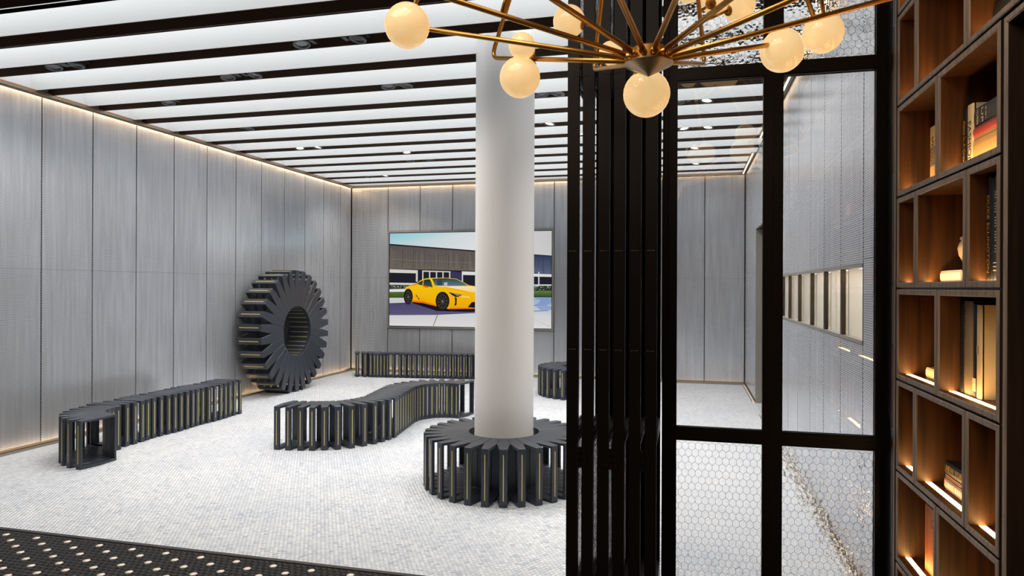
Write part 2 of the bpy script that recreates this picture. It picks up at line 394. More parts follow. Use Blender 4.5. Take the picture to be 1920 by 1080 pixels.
# ------------------------------------------------------------------ ceiling: luminous coffers between dark channels
mb = MB(); mb.box(XL-.2, XR+.5, 2.6, YB+.2, 3.76, 3.84, 'white'); ceil = mb.build('ceiling'); tag(ceil, 'luminous white ceiling crossed by dark brown light channels', kind='structure')
for nm, q in (('coffer_end', (XL-.03, XL, 2.7, YB)), ('coffer_end', (XR, XR+.03, 3.5, YB))):
    b_ = MB(); b_.box(q[0], q[1], q[2], q[3], ZC, 3.76, 'white'); b_.build(nm, ceil)
b_ = MB(); b_.box(XL, XR, YB, YB+.03, ZC, 3.76, 'white'); b_.build('coffer_end', ceil)
BW = .2
def FB(k): return 4.335+.612*k
for k in range(-1, 13):
    y1 = FB(k); y0 = y1-BW
    b_ = MB()
    for a, b in ((y0, y0+.008), (y1-.008, y1)):
        wf = '-y' if a == y0 else '+y'
        b_.box(XL, XR, a, b, ZC, 3.75, 'beam', over={wf: 'white'})
    b_.box(XL, XR, y0, y1, 3.665, 3.70, 'beam', over={'+z': 'white'}); b_.build('light_channel', ceil)
    yn = FB(k+1)-BW if k < 12 else YB
    if yn-y1 > .03:
        xs = [XL, XL+.62, -3.6, -1.3, XR]
        for i in range(4):
            b_ = MB(); b_.box(xs[i]+.001, xs[i+1]-.001, y1, yn, 3.735, 3.743, 'coffer'); b_.build('light_panel', ceil)
b_ = MB(); b_.box(XL, XR, 3.40, FB(-1)-BW, 3.735, 3.743, 'coffer'); b_.build('light_panel', ceil)
# header over the folding screen
b_ = MB(); b_.box(XL, XR+.4, 3.30, 3.40, 3.40, 3.75, 'frame'); b_.box(XL, XR+.4, 3.40, 3.56, 3.47, 3.5, 'frame')
tag(b_.build('trim_2'), 'dark header and track above the folding screen', kind='structure')
# spotlights
spots = [(0, -5.386, 1, 0), (1, -5.386, -1, 0), (1, -5.15, 1, 0), (2, -4.085, -1, 0), (2, -3.81, 1, 0), (1, -2.96, -1, 0), (1, -2.48, 1, 0), (3, -5.256, -1, 0), (5, -5.17, 1, 0), (3, -2.78, -1, 0), (3, -2.6, 1, 0),
         (7, -5.216, -1, 1), (7, -4.945, 1, 1), (8, -3.886, -1, 1), (9, -4.087, -1, 0), (9, -3.78, 1, 0), (11, -5.363, -1, 0), (11, -5.07, 1, 1), (4, -1.412, -1, 0), (4, -1.249, 1, 0), (6, -1.58, 1, 1),
         (5, -.107, -1, 0), (5, .173, 1, 1), (7, -.054, -1, 1), (7, .217, 1, 1), (9, .073, 1, 1), (11, .1, 1, 1), (5, -.957, 1, 1), (8, -1.187, 1, 1), (0, -.55, -1, 0), (0, .2, 1, 0), (2, -.5, -1, 0), (2, .25, 1, 0), (3, -.15, 1, 0)][1:]  # last five are unseen, added to brighten the floor behind the folding screen
ORD = ['nearest', 'first', 'second', 'third', 'fourth', 'fifth', 'sixth', 'seventh', 'eighth', 'ninth', 'tenth', 'eleventh', 'twelfth']
def spot_parts():
    h = MB(); h.box(-.055, .055, -.012, .060, .030, .10, 'fix')
    h.box(-.085, -.058, -.03, .03, .012, .045, 'fix'); h.sphere((-.062, -.02, .035), .009, 'fix', 8, 6)
    r = MB(); n = 20
    prof = [(.036, .022), (.036, .004), (.047, 0), (.050, .006), (.047, .030), (.036, .034)]
    r.rings([[Vector((a*math.cos(2*PI*j/n), a*math.sin(2*PI*j/n), z)) for j in range(n)] for a, z in prof], 'fix', cap=False)
    l1 = MB(); l1.lathe([(.037, 0), (.037, .004)], (0, 0, .010), (0, 0, 1), 'lens', 20)
    l2 = MB(); l2.lathe([(.037, 0), (.037, .004)], (0, 0, .010), (0, 0, 1), 'lensoff', 20)
    return h.mesh('housing'), r.mesh('lens_ring'), l1.mesh('lens'), l2.mesh('lens')
SH, SR, SL1, SL0 = spot_parts(); SR.shade_smooth()
byk = {}
for k, x, s_, on in spots: byk.setdefault(k, []).append((x, s_, on))
for k, lst in sorted(byk.items()):
    lst.sort()
    for i, (x, s_, on) in enumerate(lst):
        y = FB(k)-.088
        o = empty('ceiling_spotlight', (x, y, ZC+.004), 0 if s_ > 0 else PI)
        tag(o, 'grey spotlight, %s from the left wall in the %s dark ceiling channel' % (ORD[i+1], ORD[k+1]), 'spotlight', 'spotlights in the ceiling channels')
        hs = link('housing', SH, o, (0, 0, 0)); 
        o.scale = (1.4, 1.4, 1.3)
        rg = link('lens_ring', SR, o); rg.rotation_euler = (math.radians(-8*s_), math.radians(8), 0)
        ln = link('lens', SL1 if on else SL0, rg)
        lamp('spot_beam', 'SPOT', (x, y, ZC+.002), SPOT_W, (1, .93, .84), (x+(.9 if x > -1.7 else (-.3 if x < -4.6 else 0)), y+.25, 0 if x < -1.7 else 1.0), spot_size=2.3, spot_blend=.8, shadow_soft_size=.05)
# small dome camera near the back wall
o = empty('dome_sensor', (-4.05, 11.62, ZC)); tag(o, 'small grey dome sensor under the last ceiling strip', 'sensor')
b_ = MB(); b_.lathe([(.045, .152), (.045, .10), (.05, .09)], (0, 0, -.005), (0, 0, 1), 'fix', 16); b_.build('mount', o)
b_ = MB(); b_.lathe([(.05, 0), (.045, -.025), (.025, -.045), (.001, -.05)], (0, 0, .085), (0, 0, 1), 'lensoff', 16); b_.build('dome', o, True)

# ------------------------------------------------------------------ column
CX, CYc = -1.455, 5.449
mb = MB(); mb.lathe([(.24, 0), (.24, 3.60)], (CX, CYc, 0), (0, 0, 1), 'cwhite', 96)
col = mb.build('column'); smooth_by_angle(col.data); tag(col, 'white round column rising through the ring bench', kind='structure')

# ------------------------------------------------------------------ bench frames
def frame_mesh(name, L, H, we, wm, xm, wi, t=.022, bev=.0025):
    """closed rectangular frame, radial length L along +x from the inner end, hexagonal in plan.
    we outer half width, wm widest half width at xm, wi inner half width"""
    xs = [0, t, xm, L-t, L]
    def hw(x): return wi+(wm-wi)*x/xm if x <= xm else wm+(we-wm)*(x-xm)/(L-xm)
    zs = [0, t, H-t, H]
    solid = lambda i, k: not (k == 1 and 1 <= i <= 2)
    bm = bmesh.new(); V = {}
    def vert(i, k, s):
        if (i, k, s) not in V: V[i, k, s] = bm.verts.new((xs[i], s*hw(xs[i]), zs[k]))
        return V[i, k, s]
    for i in range(4):
        for k in range(3):
            if not solid(i, k): continue
            for s in (-1, 1): bm.faces.new([vert(i, k, s), vert(i+1, k, s), vert(i+1, k+1, s), vert(i, k+1, s)])
            for (di, dk, e) in ((-1, 0, ((i, k), (i, k+1))), (1, 0, ((i+1, k), (i+1, k+1))), (0, -1, ((i, k), (i+1, k))), (0, 1, ((i, k+1), (i+1, k+1)))):
                a, b = i+di, k+dk
                if 0 <= a < 4 and 0 <= b < 3 and solid(a, b): continue
                (i0, k0), (i1, k1) = e
                bm.faces.new([vert(i0, k0, -1), vert(i0, k0, 1), vert(i1, k1, 1), vert(i1, k1, -1)])
    bmesh.ops.recalc_face_normals(bm, faces=bm.faces)
    ed = [e for e in bm.edges if len(e.link_faces) == 2 and e.calc_face_angle() > math.radians(50)]
    bmesh.ops.bevel(bm, geom=ed, offset=bev, segments=1, affect='EDGES')
    me = bpy.data.meshes.new(name); bm.to_mesh(me); bm.free(); me.materials.append(M['bench']); return me
def inlay_mesh(L, H, w_=.0032):
    b_ = MB(); b_.box(L-.001, L+.0008, -w_, w_, .048, H-.042, 'inlay')
    c_ = MB(); c_.box(-.0008, .001, -w_, w_, .048, H-.042, 'inlay'); return b_.mesh('brass_inlay'), c_.mesh('brass_inlay')
BL, BH = .365, .425
FM = frame_mesh('bench_frame', BL, BH, .0275, .049, .192, .0285); IM = inlay_mesh(BL, BH)
def place_frames(root, items):
    """items: (front point xy, direction angle from front to back)"""
    for (x, y), a in items:
        # mesh +x runs inner->outer; put the x=0 end at the front point
        o = link('bench_frame', FM, root, (x-root.location.x, y-root.location.y, 0)); o.rotation_euler = (0, 0, a)
        for q_ in IM: link('brass_inlay', q_, o)
# ring around the column
ring = empty('ring_bench', (CX, CYc, 0)); tag(ring, 'round charcoal bench of radial open frames encircling the white column', 'bench')
place_frames(ring, [((CX+.285*math.cos(a), CYc+.285*math.sin(a)), a) for a in [math.radians(-99.3+12*k) for k in range(30)]])
# left bench: hook then a gentle run along the wall
lb = empty('curved_bench', (-5.07, 5.51, 0)); tag(lb, 'long charcoal slatted bench with hooked end along the left panelled wall', 'bench')
items = []
for k in range(9):
    a = math.radians(-94-11.7*k); items.append(((-5.07+.285*math.cos(a), 5.51+.285*math.sin(a)), a))
run = [5.60, 5.701, 5.80, 5.903, 5.988, 6.08, 6.180, 6.277, 6.362, 6.452, 6.559, 6.660, 6.742, 6.826, 6.92, 7.014, 7.115, 7.212, 7.305, 7.405, 7.512]
for i, y in enumerate(run):
    wob = math.radians(5*math.sin(i*1.35)); items.append(((-5.40+.012*math.sin(i*.9), y), PI+wob))
place_frames(lb, items)
# serpentine bench
sb = empty('serpentine_bench', (-3.3, 6.9, 0)); tag(sb, 'winding S-shaped charcoal slatted bench in the middle of the floor', 'bench')
fr_ = [(-3.888, 5.956), (-3.767, 5.964), (-3.646, 5.984), (-3.535, 6.012), (-3.425, 6.055), (-3.310, 6.115), (-3.205, 6.206), (-3.125, 6.321), (-3.068, 6.44), (-3.030, 6.55), (-3.006, 6.665), (-2.994, 6.78)]
an_ = [92, 96, 101, 108, 117, 128, 139, 150, 158, 166, 172, 177]
items = [(p_, math.radians(a)) for p_, a in zip(fr_, an_)]
for i in range(8): items.append(((-3.0-.0135*(i+1), 6.78+.101*(i+1)), math.radians(178+.4*i)))
for i in range(10):
    a = math.radians(180-11.6*i); items.append(((-2.80+.305*math.cos(a), 7.66+.305*math.sin(a)), a))
place_frames(sb, items)
# back bench
bbn = empty('wavy_bench', (-4.5, 11.3, 0)); tag(bbn, 'long charcoal slatted bench below the display on the back wall', 'bench')
bbx = [(-5.647, 11.118), (-5.508, 11.135), (-5.407, 11.147), (-5.338, 11.156), (-5.282, 11.162), (-5.223, 11.17), (-5.163, 11.177), (-5.107, 11.184), (-5.003, 11.196), (-4.886, 11.21), (-4.792, 11.222), (-4.697, 11.233), (-4.61, 11.244), (-4.515, 11.255), (-4.425, 11.266), (-4.327, 11.278), (-4.231, 11.29), (-4.137, 11.301), (-4.042, 11.313), (-3.942, 11.325), (-3.848, 11.336), (-3.75, 11.348), (-3.654, 11.36)]
th = 118; items = []
for i, (x, y) in enumerate(bbx):
    if i:
        s_ = math.hypot(x-bbx[i-1][0], y-bbx[i-1][1]); th += math.degrees((s_-.098)/.1825)*(1 if abs(s_-.098) > .015 else 0)
    items.append(((x, y-.0), math.radians(max(60, min(122, th)))))
for i in range(4): items.append(((-3.556+.098*i, 11.37), math.radians(92)))
place_frames(bbn, items)
# right bench: half ring
rb = empty('arc_bench', (-1.545, 10.26, 0)); tag(rb, 'short horseshoe charcoal bench behind the folding screen stack', 'bench')
place_frames(rb, [((-1.545+.285*math.cos(a), 10.26+.285*math.sin(a)), a) for a in [math.radians(266-12*k) for k in range(13)]])

# wheel sculpture against the left wall
WR0, WR1, WW = .375, .92, .405
WFM = frame_mesh('wheel_tooth', WR1-WR0, WW, .045, .068, .275, .0388, .026, .003)
b_ = MB(); L_ = WR1-WR0
b_.box(L_-.001, L_+.001, -.0045, .0045, .05, WW-.05, 'inlay'); WIM = [b_.mesh('brass_inlay')]
b_ = MB(); b_.box(-.001, .001, -.0028, .0028, .05, WW-.05, 'inlay'); WIM.append(b_.mesh('brass_inlay'))
wh = empty('gear_wheel_sculpture', (-5.735, 9.33, WR1)); tag(wh, 'giant upright charcoal gear wheel of radial frames leaning near the left wall', 'sculpture')
for k in range(30):
    a = 2*PI*(k+.5)/30
    o = link('wheel_tooth', WFM, wh)
    # local x -> radial in (y,z); local z -> -x (towards the wall)
    rad = Vector((0, math.cos(a), math.sin(a))); ax_ = Vector((-1, 0, 0)); tg = ax_.cross(rad)
    mt = Matrix((rad, tg, ax_)).transposed().to_4x4(); mt.translation = rad*WR0
    o.matrix_local = mt
    for q_ in WIM: link('brass_inlay', q_, o)
for y in (-.19, .19):
    b_ = MB(); b_.box(-.40, -.03, y-.02, y+.02, -WR1, -WR1+.014, 'black'); b_.box(-.39, -.36, y-.02, y+.02, -WR1, -WR1+.05, 'black'); b_.build('cradle_foot', wh)

# ------------------------------------------------------------------ display on the back wall
dsp = empty('wall_display', (0, 0, 0)); tag(dsp, 'large wall display showing a yellow coupe before a concrete building', 'screen')
b_ = MB(); fw = .028
for q in ((SX0-fw, SX0, SZ0-fw, SZ1+fw), (SX1, SX1+fw, SZ0-fw, SZ1+fw), (SX0, SX1, SZ0-fw, SZ0), (SX0, SX1, SZ1, SZ1+fw)):
    b_.box(q[0], q[1], YB-.03, YB+.03, q[2], q[3], 'trim')
b_.build('steel_surround', dsp)
b_ = MB(); b_.box(SX0, SX1, YB-.016, YB+.03, SZ0, SZ1, 'black'); b_.build('bezel', dsp)
m, n, l, b = newmat('screen_picture'); n.remove(b)
vc = n.new('ShaderNodeVertexColor'); vc.layer_name = 'Col'; em = n.new('ShaderNodeEmission'); l.new(vc.outputs[0], em.inputs[0]); em.inputs[1].default_value = .95
l.new(em.outputs[0], n['Material Output'].inputs[0]); M['pic'] = m
class Pic:
    def __init__(s): s.v = []; s.f = []; s.c = []; s.layer = 0
    def uv(s, x, y):
        u = (x-160)/1562; top = 92-26*u; bot = 980+23*u; v = (y-top)/(bot-top)
        X = SX0+.012+u*(SX1-SX0-.024); Z = SZ1-.012-v*(SZ1-SZ0-.024)
        return (min(max(X, SX0+.012), SX1-.012), YB-.0165-.00035*s.layer, min(max(Z, SZ0+.012), SZ1-.012))
    def poly(s, pts, c, c2=None, up=True):
        s.layer += 1 if up else 0
        b0 = len(s.v); s.v += [s.uv(*p_) for p_ in pts]; s.f.append(tuple(range(b0, b0+len(pts))))
        ys = [p_[1] for p_ in pts]; y0, y1 = min(ys), max(ys)
        c = srgb(*c)
        if c2 is None: s.c += [c]*len(pts)
        else:
            c2 = srgb(*c2); s.c += [tuple(c[i]+(c2[i]-c[i])*((p_[1]-y0)/max(1, y1-y0)) for i in range(4)) for p_ in pts]
    def ell(s, x, y, rx, ry, c, n_=28, a0=0, a1=2*PI, up=True):
        s.poly([(x+rx*math.cos(a0+(a1-a0)*i/n_), y+ry*math.sin(a0+(a1-a0)*i/n_)) for i in range(n_)], c, None, up)
P = Pic()
P.poly([(160, 60), (160, 240), (600, 320), (978, 320), (1722, 340), (1722, 40), (978, 50), (600, 55)], (206, 206, 206))
P.c[-8:] = [srgb(*c_) for c_ in ((140, 204, 214), (188, 214, 218), (222, 228, 228), (228, 228, 228), (204, 204, 204), (198, 198, 200), (216, 222, 224), (176, 214, 220))]
P.poly([(160, 430), (978, 452), (1722, 482), (1722, 760), (160, 760)], (34, 34, 44))                                # recessed ground floor
P.poly([(160, 192), (978, 252), (1250, 272), (1250, 460), (978, 450), (160, 432)], (88, 82, 80), (112, 102, 94))      # concrete mass
P.poly([(1250, 272), (1722, 303), (1722, 478), (1250, 460)], (38, 46, 84), (92, 104, 124), False)
P.poly([(160, 192), (978, 252), (1722, 303), (1722, 312), (978, 264), (160, 206)], (40, 36, 36))
P.layer += 1
rr = random.Random(3)
for i in range(150):
    x = 162+i*10.4+rr.uniform(-2, 2); tp = 206+(x-160)*.073; bt = 430+(x-160)*.031
    k_ = rr.choice([.72, .8, 1.12, 1.2, .9]); bc = (98, 91, 86) if x < 1250 else (62, 72, 102)
    tp += rr.uniform(0, 70); bt -= rr.uniform(0, 60)
    P.poly([(x, tp), (x+rr.uniform(2, 5), tp), (x+rr.uniform(2, 5), bt), (x, bt)], tuple(min(255, int(c_*k_)) for c_ in bc), None, False)
P.poly([(160, 340), (978, 372), (978, 375), (160, 343)], (130, 122, 114)); P.poly([(405, 215), (408, 215), (408, 435), (405, 435)], (60, 55, 52), None, False)
P.poly([(160, 436), (440, 446), (440, 476), (160, 470)], (214, 210, 204)); P.poly([(490, 448), (770, 456), (770, 466), (490, 460)], (210, 206, 204), None, False)
P.poly([(880, 456), (1722, 482), (1722, 508), (880, 490)], (222, 222, 222), None, False)
P.poly([(426, 446), (446, 446), (446, 556), (426, 556)], (200, 198, 196), None, False)
for x in (490, 558, 626, 690, 756, 880, 1150, 1400, 1600): P.poly([(x, 460), (x+12, 460), (x+12, 600), (x, 600)], (206, 206, 212), None, False)
P.poly([(770, 452), (880, 470), (880, 560), (770, 530)], (58, 54, 92), None, False)
P.poly([(160, 566), (440, 570), (440, 590), (160, 586)], (206, 206, 206), None, False); P.poly([(1100, 580), (1722, 580), (1722, 592), (1100, 592)], (214, 214, 220), None, False)
P.poly([(160, 590), (470, 590), (470, 632), (160, 632)], (46, 56, 44)); P.poly([(1050, 595), (1722, 595), (1722, 640), (1050, 640)], (44, 54, 46), None, False)
P.layer += 1
for i in range(90):
    x = rr.uniform(162, 330) if i < 45 else rr.uniform(1500, 1716); y = rr.uniform(594, 630)
    P.ell(x, y, rr.uniform(3, 7), rr.uniform(3, 6), rr.choice([(212, 210, 190), (90, 110, 70), (150, 160, 120), (60, 74, 52)]), 7, up=False)
P.poly([(160, 630), (340, 626), (340, 660), (160, 660)], (226, 226, 228))
P.poly([(160, 656), (420, 652), (420, 716), (160, 716)], (86, 110, 48), (52, 76, 32)); P.poly([(1050, 640), (1722, 640), (1722, 704), (1050, 704)], (96, 126, 70), (40, 62, 40), False)
P.poly([(160, 712), (420, 712), (420, 800), (160, 765)], (206, 206, 208)); P.poly([(160, 860), (1722, 820), (1722, 1010), (160, 1010)], (206, 206, 206), (222, 220, 220), False)
P.poly([(1000, 704), (1722, 704), (1722, 900), (1000, 900)], (150, 176, 208), (214, 214, 214))
for i in range(10):
    y = 715+i*13; x = 1560+rr.uniform(-20, 60); P.poly([(x, y), (x+130, y-5), (x+150, y+2), (x+10, y+7)], (96, 134, 190), None, i == 0)
P.poly([(160, 764), (330, 758), (978, 800), (1300, 820), (1300, 842), (978, 858), (640, 876), (160, 880)], (76, 70, 108), (92, 88, 122))   # car shadow on the paving
P.poly([(640, 878), (648, 878), (604, 984), (598, 984)], (96, 96, 96)); P.poly([(1560, 910), (1563, 910), (1712, 984), (1706, 984)], (150, 150, 150), None, False)
Yl, Yd, Og = (250, 206, 20), (240, 168, 8), (238, 120, 10)
P.poly([(330, 742), (400, 764), (640, 838), (978, 846), (1180, 826), (1180, 800), (640, 780), (400, 730)], (24, 22, 34))
P.poly([(316, 640), (330, 606), (380, 588), (440, 570), (470, 545), (520, 526), (590, 520), (720, 518), (830, 528), (900, 562), (950, 590), (1060, 604), (1160, 640), (1190, 690), (1190, 790), (1150, 812), (978, 816), (760, 820), (640, 795), (500, 762), (392, 752), (330, 720), (314, 690)], Yl, Yd)
P.poly([(392, 752), (500, 762), (640, 795), (640, 782), (500, 742), (392, 735)], Og); P.poly([(760, 820), (978, 816), (1150, 812), (1150, 800), (978, 804), (760, 808)], Og, None, False)
P.poly([(340, 604), (440, 572), (436, 586), (380, 598)], Og, None, False)
P.poly([(620, 598), (978, 600), (1120, 634), (978, 660), (900, 640), (720, 606)], (244, 226, 208), (250, 214, 90))     # sunlit bonnet
P.poly([(720, 606), (900, 640), (978, 662), (978, 668), (880, 646), (700, 610)], Yd)
P.poly([(440, 580), (466, 556), (520, 536), (566, 532), (582, 560), (596, 612), (560, 604), (480, 590)], (30, 44, 44), (58, 84, 70))
P.poly([(500, 545), (508, 543), (502, 592), (492, 590)], Yd)
P.poly([(588, 528), (720, 522), (828, 532), (900, 566), (942, 594), (760, 596), (620, 594), (604, 560)], (44, 60, 70), (92, 120, 132))
P.poly([(640, 524), (690, 523), (690, 590), (640, 590)], (52, 70, 84)); P.poly([(706, 566), (738, 560), (742, 592), (708, 592)], (190, 190, 186), None, False)
P.poly([(494, 590), (540, 596), (560, 614), (530, 612), (500, 602)], (226, 84, 20)); 
P.poly([(422, 680), (434, 684), (468, 728), (458, 730)], (40, 30, 20))
P.poly([(392, 700), (560, 740), (640, 770), (640, 764), (560, 732), (392, 692)], Yd, None, False)
P.poly([(750, 654), (800, 668), (884, 680), (850, 700), (820, 704), (780, 680)], (34, 32, 44)); P.poly([(800, 672), (870, 682), (840, 692)], (150, 150, 170))
P.poly([(812, 704), (834, 712), (830, 780), (810, 788), (818, 750)], (30, 28, 34), None, False)
P.poly([(870, 694), (960, 700), (956, 710), (880, 702)], (250, 222, 140), None, False)
P.poly([(940, 800), (978, 752), (1090, 742), (1130, 800), (1000, 806)], (26, 26, 28), None, False)
for x, y, rx, ry in ((352, 704, 38, 70), (694, 746, 60, 84)):
    P.ell(x, y-4, rx+8, ry+6, (22, 20, 20)); P.ell(x, y, rx, ry, (36, 34, 34)); P.ell(x, y, rx*.8, ry*.8, (74, 66, 60))
    P.layer += 1
    for j in range(10):
        a = 2*PI*j/10; a2 = a+.42
        P.poly([(x+rx*.12*math.cos(a), y+ry*.12*math.sin(a)), (x+rx*.74*math.cos(a), y+ry*.74*math.sin(a)), (x+rx*.74*math.cos(a2), y+ry*.74*math.sin(a2))], (24, 22, 22), None, False)
    P.ell(x, y, rx*.14, ry*.14, (120, 112, 104))
me = bpy.data.meshes.new('picture'); me.from_pydata(P.v, [], P.f); ca = me.color_attributes.new('Col', 'FLOAT_COLOR', 'POINT')
ca.data.foreach_set('color', [x for c_ in P.c for x in c_]); me.materials.append(M['pic']); link('picture', me, dsp)

# ------------------------------------------------------------------ folding glazed screen
def hex_wire(name, w_, h_, p_=.0325, vstep=.0335, r=.0007):
    """twisted hexagonal wire as one mesh in the x-z plane, lower-left corner at 0,0"""
    segs = []; nr = int(h_/vstep)+2; nc = int(w_/p_)+2; q = vstep*.32
    for j in range(-1, nr):
        for i in range(-1, nc):
            x = (i+.5*(j % 2))*p_; z = j*vstep
            segs += [((x, z-q/1), (x, z+q/1)), ((x, z+q), (x+p_/2, z+vstep-q)), ((x, z+q), (x-p_/2, z+vstep-q))]
    v = []; f = []
    for (x0, z0), (x1, z1) in segs:
        if min(x0, x1) < 0 or max(x0, x1) > w_ or min(z0, z1) < 0 or max(z0, z1) > h_: continue
        dx, dz = x1-x0, z1-z0; L = math.hypot(dx, dz); nx, nz = -dz/L*r, dx/L*r; b0 = len(v)
        v += [(x0+nx, -r, z0+nz), (x0-nx, -r, z0-nz), (x0, r, z0), (x1+nx, -r, z1+nz), (x1-nx, -r, z1-nz), (x1, r, z1)]
        f += [(b0, b0+1, b0+4, b0+3), (b0+1, b0+2, b0+5, b0+4), (b0+2, b0, b0+3, b0+5)]
    me = bpy.data.meshes.new(name); me.from_pydata(v, [], f); me.materials.append(M['wire']); return me
LW, LH = .495, 3.455          # leaf width and height
ST, RL = .039, .056
ZR1, ZR2 = .846, 2.631        # lower and upper rails
def leaf_mesh(T):
    b_ = MB(); h = T/2
    b_.box(0, ST, -h, h, .012, LH, 'frame'); b_.box(LW-ST, LW, -h, h, .012, LH, 'frame')
    for z0, z1 in ((.012, .14), (ZR1, ZR1+RL), (ZR2, ZR2+RL), (LH-.06, LH)): b_.box(ST, LW-ST, -h, h, z0, z1, 'frame')
    for z0, z1 in ((.14, ZR1), (ZR1+RL, ZR2), (ZR2+RL, LH-.06)):      # glazing beads, stepped
        for s_ in (-1, 1):
            y0, y1 = sorted((s_*h*.35, s_*h*.75))
            b_.box(ST, ST+.006, y0, y1, z0, z1, 'frame'); b_.box(LW-ST-.006, LW-ST, y0, y1, z0, z1, 'frame')
            b_.box(ST+.006, LW-ST-.006, y0, y1, z0, z0+.006, 'frame'); b_.box(ST+.006, LW-ST-.006, y0, y1, z1-.006, z1, 'frame')
    for s_ in (-1, 1): b_.box(ST-.004, LW-ST+.004, *sorted((s_*h, s_*(h+.002))), ZR1+.022, ZR1+.034, 'frame')
    me = b_.mesh('leaf')
    bm = bmesh.new(); bm.from_mesh(me); bmesh.ops.recalc_face_normals(bm, faces=bm.faces); bm.to_mesh(me); bm.free(); return me
def pane_mesh(z0, z1, m_):
    b_ = MB(); b_.box(ST+.001, LW-ST-.001, -.003, .003, z0+.001, z1-.001, m_); return b_.mesh('glass_pane')
PANES = [pane_mesh(.14, ZR1, 'tglass'), pane_mesh(ZR1+RL, ZR2, 'glass'), pane_mesh(ZR2+RL, LH-.06, 'tglass')]
WIRES = [(hex_wire('wire_mesh', LW-2*ST, ZR1-.14), .14), (hex_wire('wire_mesh', LW-2*ST, LH-.06-ZR2-RL), ZR2+RL)]
PANES_N = [PANES[0], pane_mesh(ZR1+RL, ZR2, 'thin'), PANES[2]]
LEAF_T, LEAF_N = leaf_mesh(.05), leaf_mesh(.055)
def hinge_mesh():
    b_ = MB()
    b_.box(-.002, 0, -.036, .036, 0, .10, 'frame')
    for z in (0, .036, .072): b_.lathe([(.007, 0), (.007, .028)], (-.006, 0, z), (0, 0, 1), 'frame', 10)
    for y in (-.026, -.014, .014, .026):
        for z in (.02, .05, .08): b_.lathe([(.0024, 0), (.0014, .0012)], (-.002, y, z), (-1, 0, 0), 'gap', 8)
    return b_.mesh('hinge')
HG = hinge_mesh()
scr = empty('folding_screen', (0, YF, 0)); tag(scr, 'black bronze folding glass screen, six leaves stacked and two standing open', 'partition')
def leaf(me, x, y, rz, wires=True):
    o = link('leaf', me, scr, (x, y-YF, 0)); o.rotation_euler = (0, 0, rz)
    for p_ in (PANES if me is LEAF_T else PANES_N): link('glass_pane', p_, o)
    for wm, z in WIRES:
        q = link('wire_mesh', wm, o, (ST, 0, z)); tag(q, kind='stuff')
    return o
leaf(LEAF_T, -.1, YF, 0); leaf(LEAF_T, .396, YF, 0)
YN = 3.3125
for k in range(6):
    o = leaf(LEAF_N, -.5435+.0747*k, YN, PI/2)          # folded leaves run along +y
    if k % 2 == 0:
        for z in (.73, 2.62):
            h_ = link('hinge', HG, o, (-.0005, -.0373, z))
    for z in (1.30, 1.775):
        for y in (-.013, -.004, .006, .015):
            b_ = MB(); b_.lathe([(.0022, 0), (.0012, .001)], (0, y, z), (-1, 0, 0), 'trim', 8); b_.build('screw', o)
b_ = MB(); b_.box(-.125, -.101, 3.50, 3.61, .012, LH, 'frame'); b_.build('end_post', scr, loc=(0, -YF, 0))
b_ = MB(); b_.box(.892, .93, 3.40, 3.60, 0, 3.5, 'frame'); tag(b_.build('trim_3'), 'black jamb between the folding screen and the bookcase', kind='structure')

# ------------------------------------------------------------------ chandelier
HUB = Vector((-.12, 2.137, 2.283)); TOPZ = 3.78
ch = empty('chandelier', HUB); tag(ch, 'brass sputnik-like chandelier with glowing cream glass globes on bent rods', 'chandelier')
b_ = MB(); b_.lathe([(.001, -.040), (.072, -.004), (.072, 0), (.056, .002), (.056, .040), (.050, .044), (.001, .044)], (0, 0, 0), (0, 0, 1), 'brass', 40)
hb = b_.build('hub', ch); smooth_by_angle(hb.data, 25)
b_ = MB(); b_.lathe([(.001, -.0415), (.0735, -.0045), (.0735, -.001), (.06, -.001)], (0, 0, 0), (0, 0, 1), 'bronze', 40); hc = b_.build('cone_cap', ch); smooth_by_angle(hc.data, 25)
tz = TOPZ-HUB.z
b_ = MB(); b_.lathe([(.06, -.03), (.06, .03), (.02, .05), (.014, .08), (.014, .42)], (0, 0, tz), (0, 0, 1), 'brass', 24); b_.build('upper_hub', ch)
view = Vector((-HUB.x, -HUB.y, 0)).normalized(); side = Vector((-view.y, view.x, 0))     # towards the camera; to its left
RHO, TE = .90, .29
def arm_dir(deg):      # azimuth measured from the camera side, positive to the right
    a = math.radians(deg); return view*math.cos(a)+(side)*math.sin(a)
rod_dirs = [15+30*k for k in range(12)]
for dg in rod_dirs:
    d_ = arm_dir(dg)
    p0 = d_*.05+Vector((0, 0, .018)); bend = d_*RHO+Vector((0, 0, RHO*TE)); top = d_*.05+Vector((0, 0, tz))
    a = (p0-bend).normalized(); c = (top-bend).normalized(); rr_ = .05
    pts = [p0, p0.lerp(bend+a*rr_, .5)]
    for i in range(6):
        t_ = i/5; pts.append((bend+a*rr_)*(1-t_)**2+bend*2*t_*(1-t_)+(bend+c*rr_)*t_**2)
    pts += [(bend+c*rr_).lerp(top, .5), top]
    b_ = MB(); b_.tube(pts, .0085, 'brass', 12); b_.build('rod', ch, True)
    b_ = MB(); b_.tube([p0-d_*.004, p0+d_*.022], .0105, 'brass', 12); b_.build('ferrule', ch, True)
def seg_near(p):      # nearest point on any rod (hub-bend or bend-top)
    best = None
    for dg in rod_dirs:
        d_ = arm_dir(dg); p0 = d_*.05+Vector((0, 0, .018)); bend = d_*RHO+Vector((0, 0, RHO*TE)); top = d_*.05+Vector((0, 0, tz))
        for a, b2 in ((p0, bend), (bend, top)):
            t_ = max(0.02, min(.97, (p-a).dot(b2-a)/(b2-a).length_squared)); q_ = a.lerp(b2, t_)
            if best is None or (q_-p).length < (best-p).length: best = q_
    return best
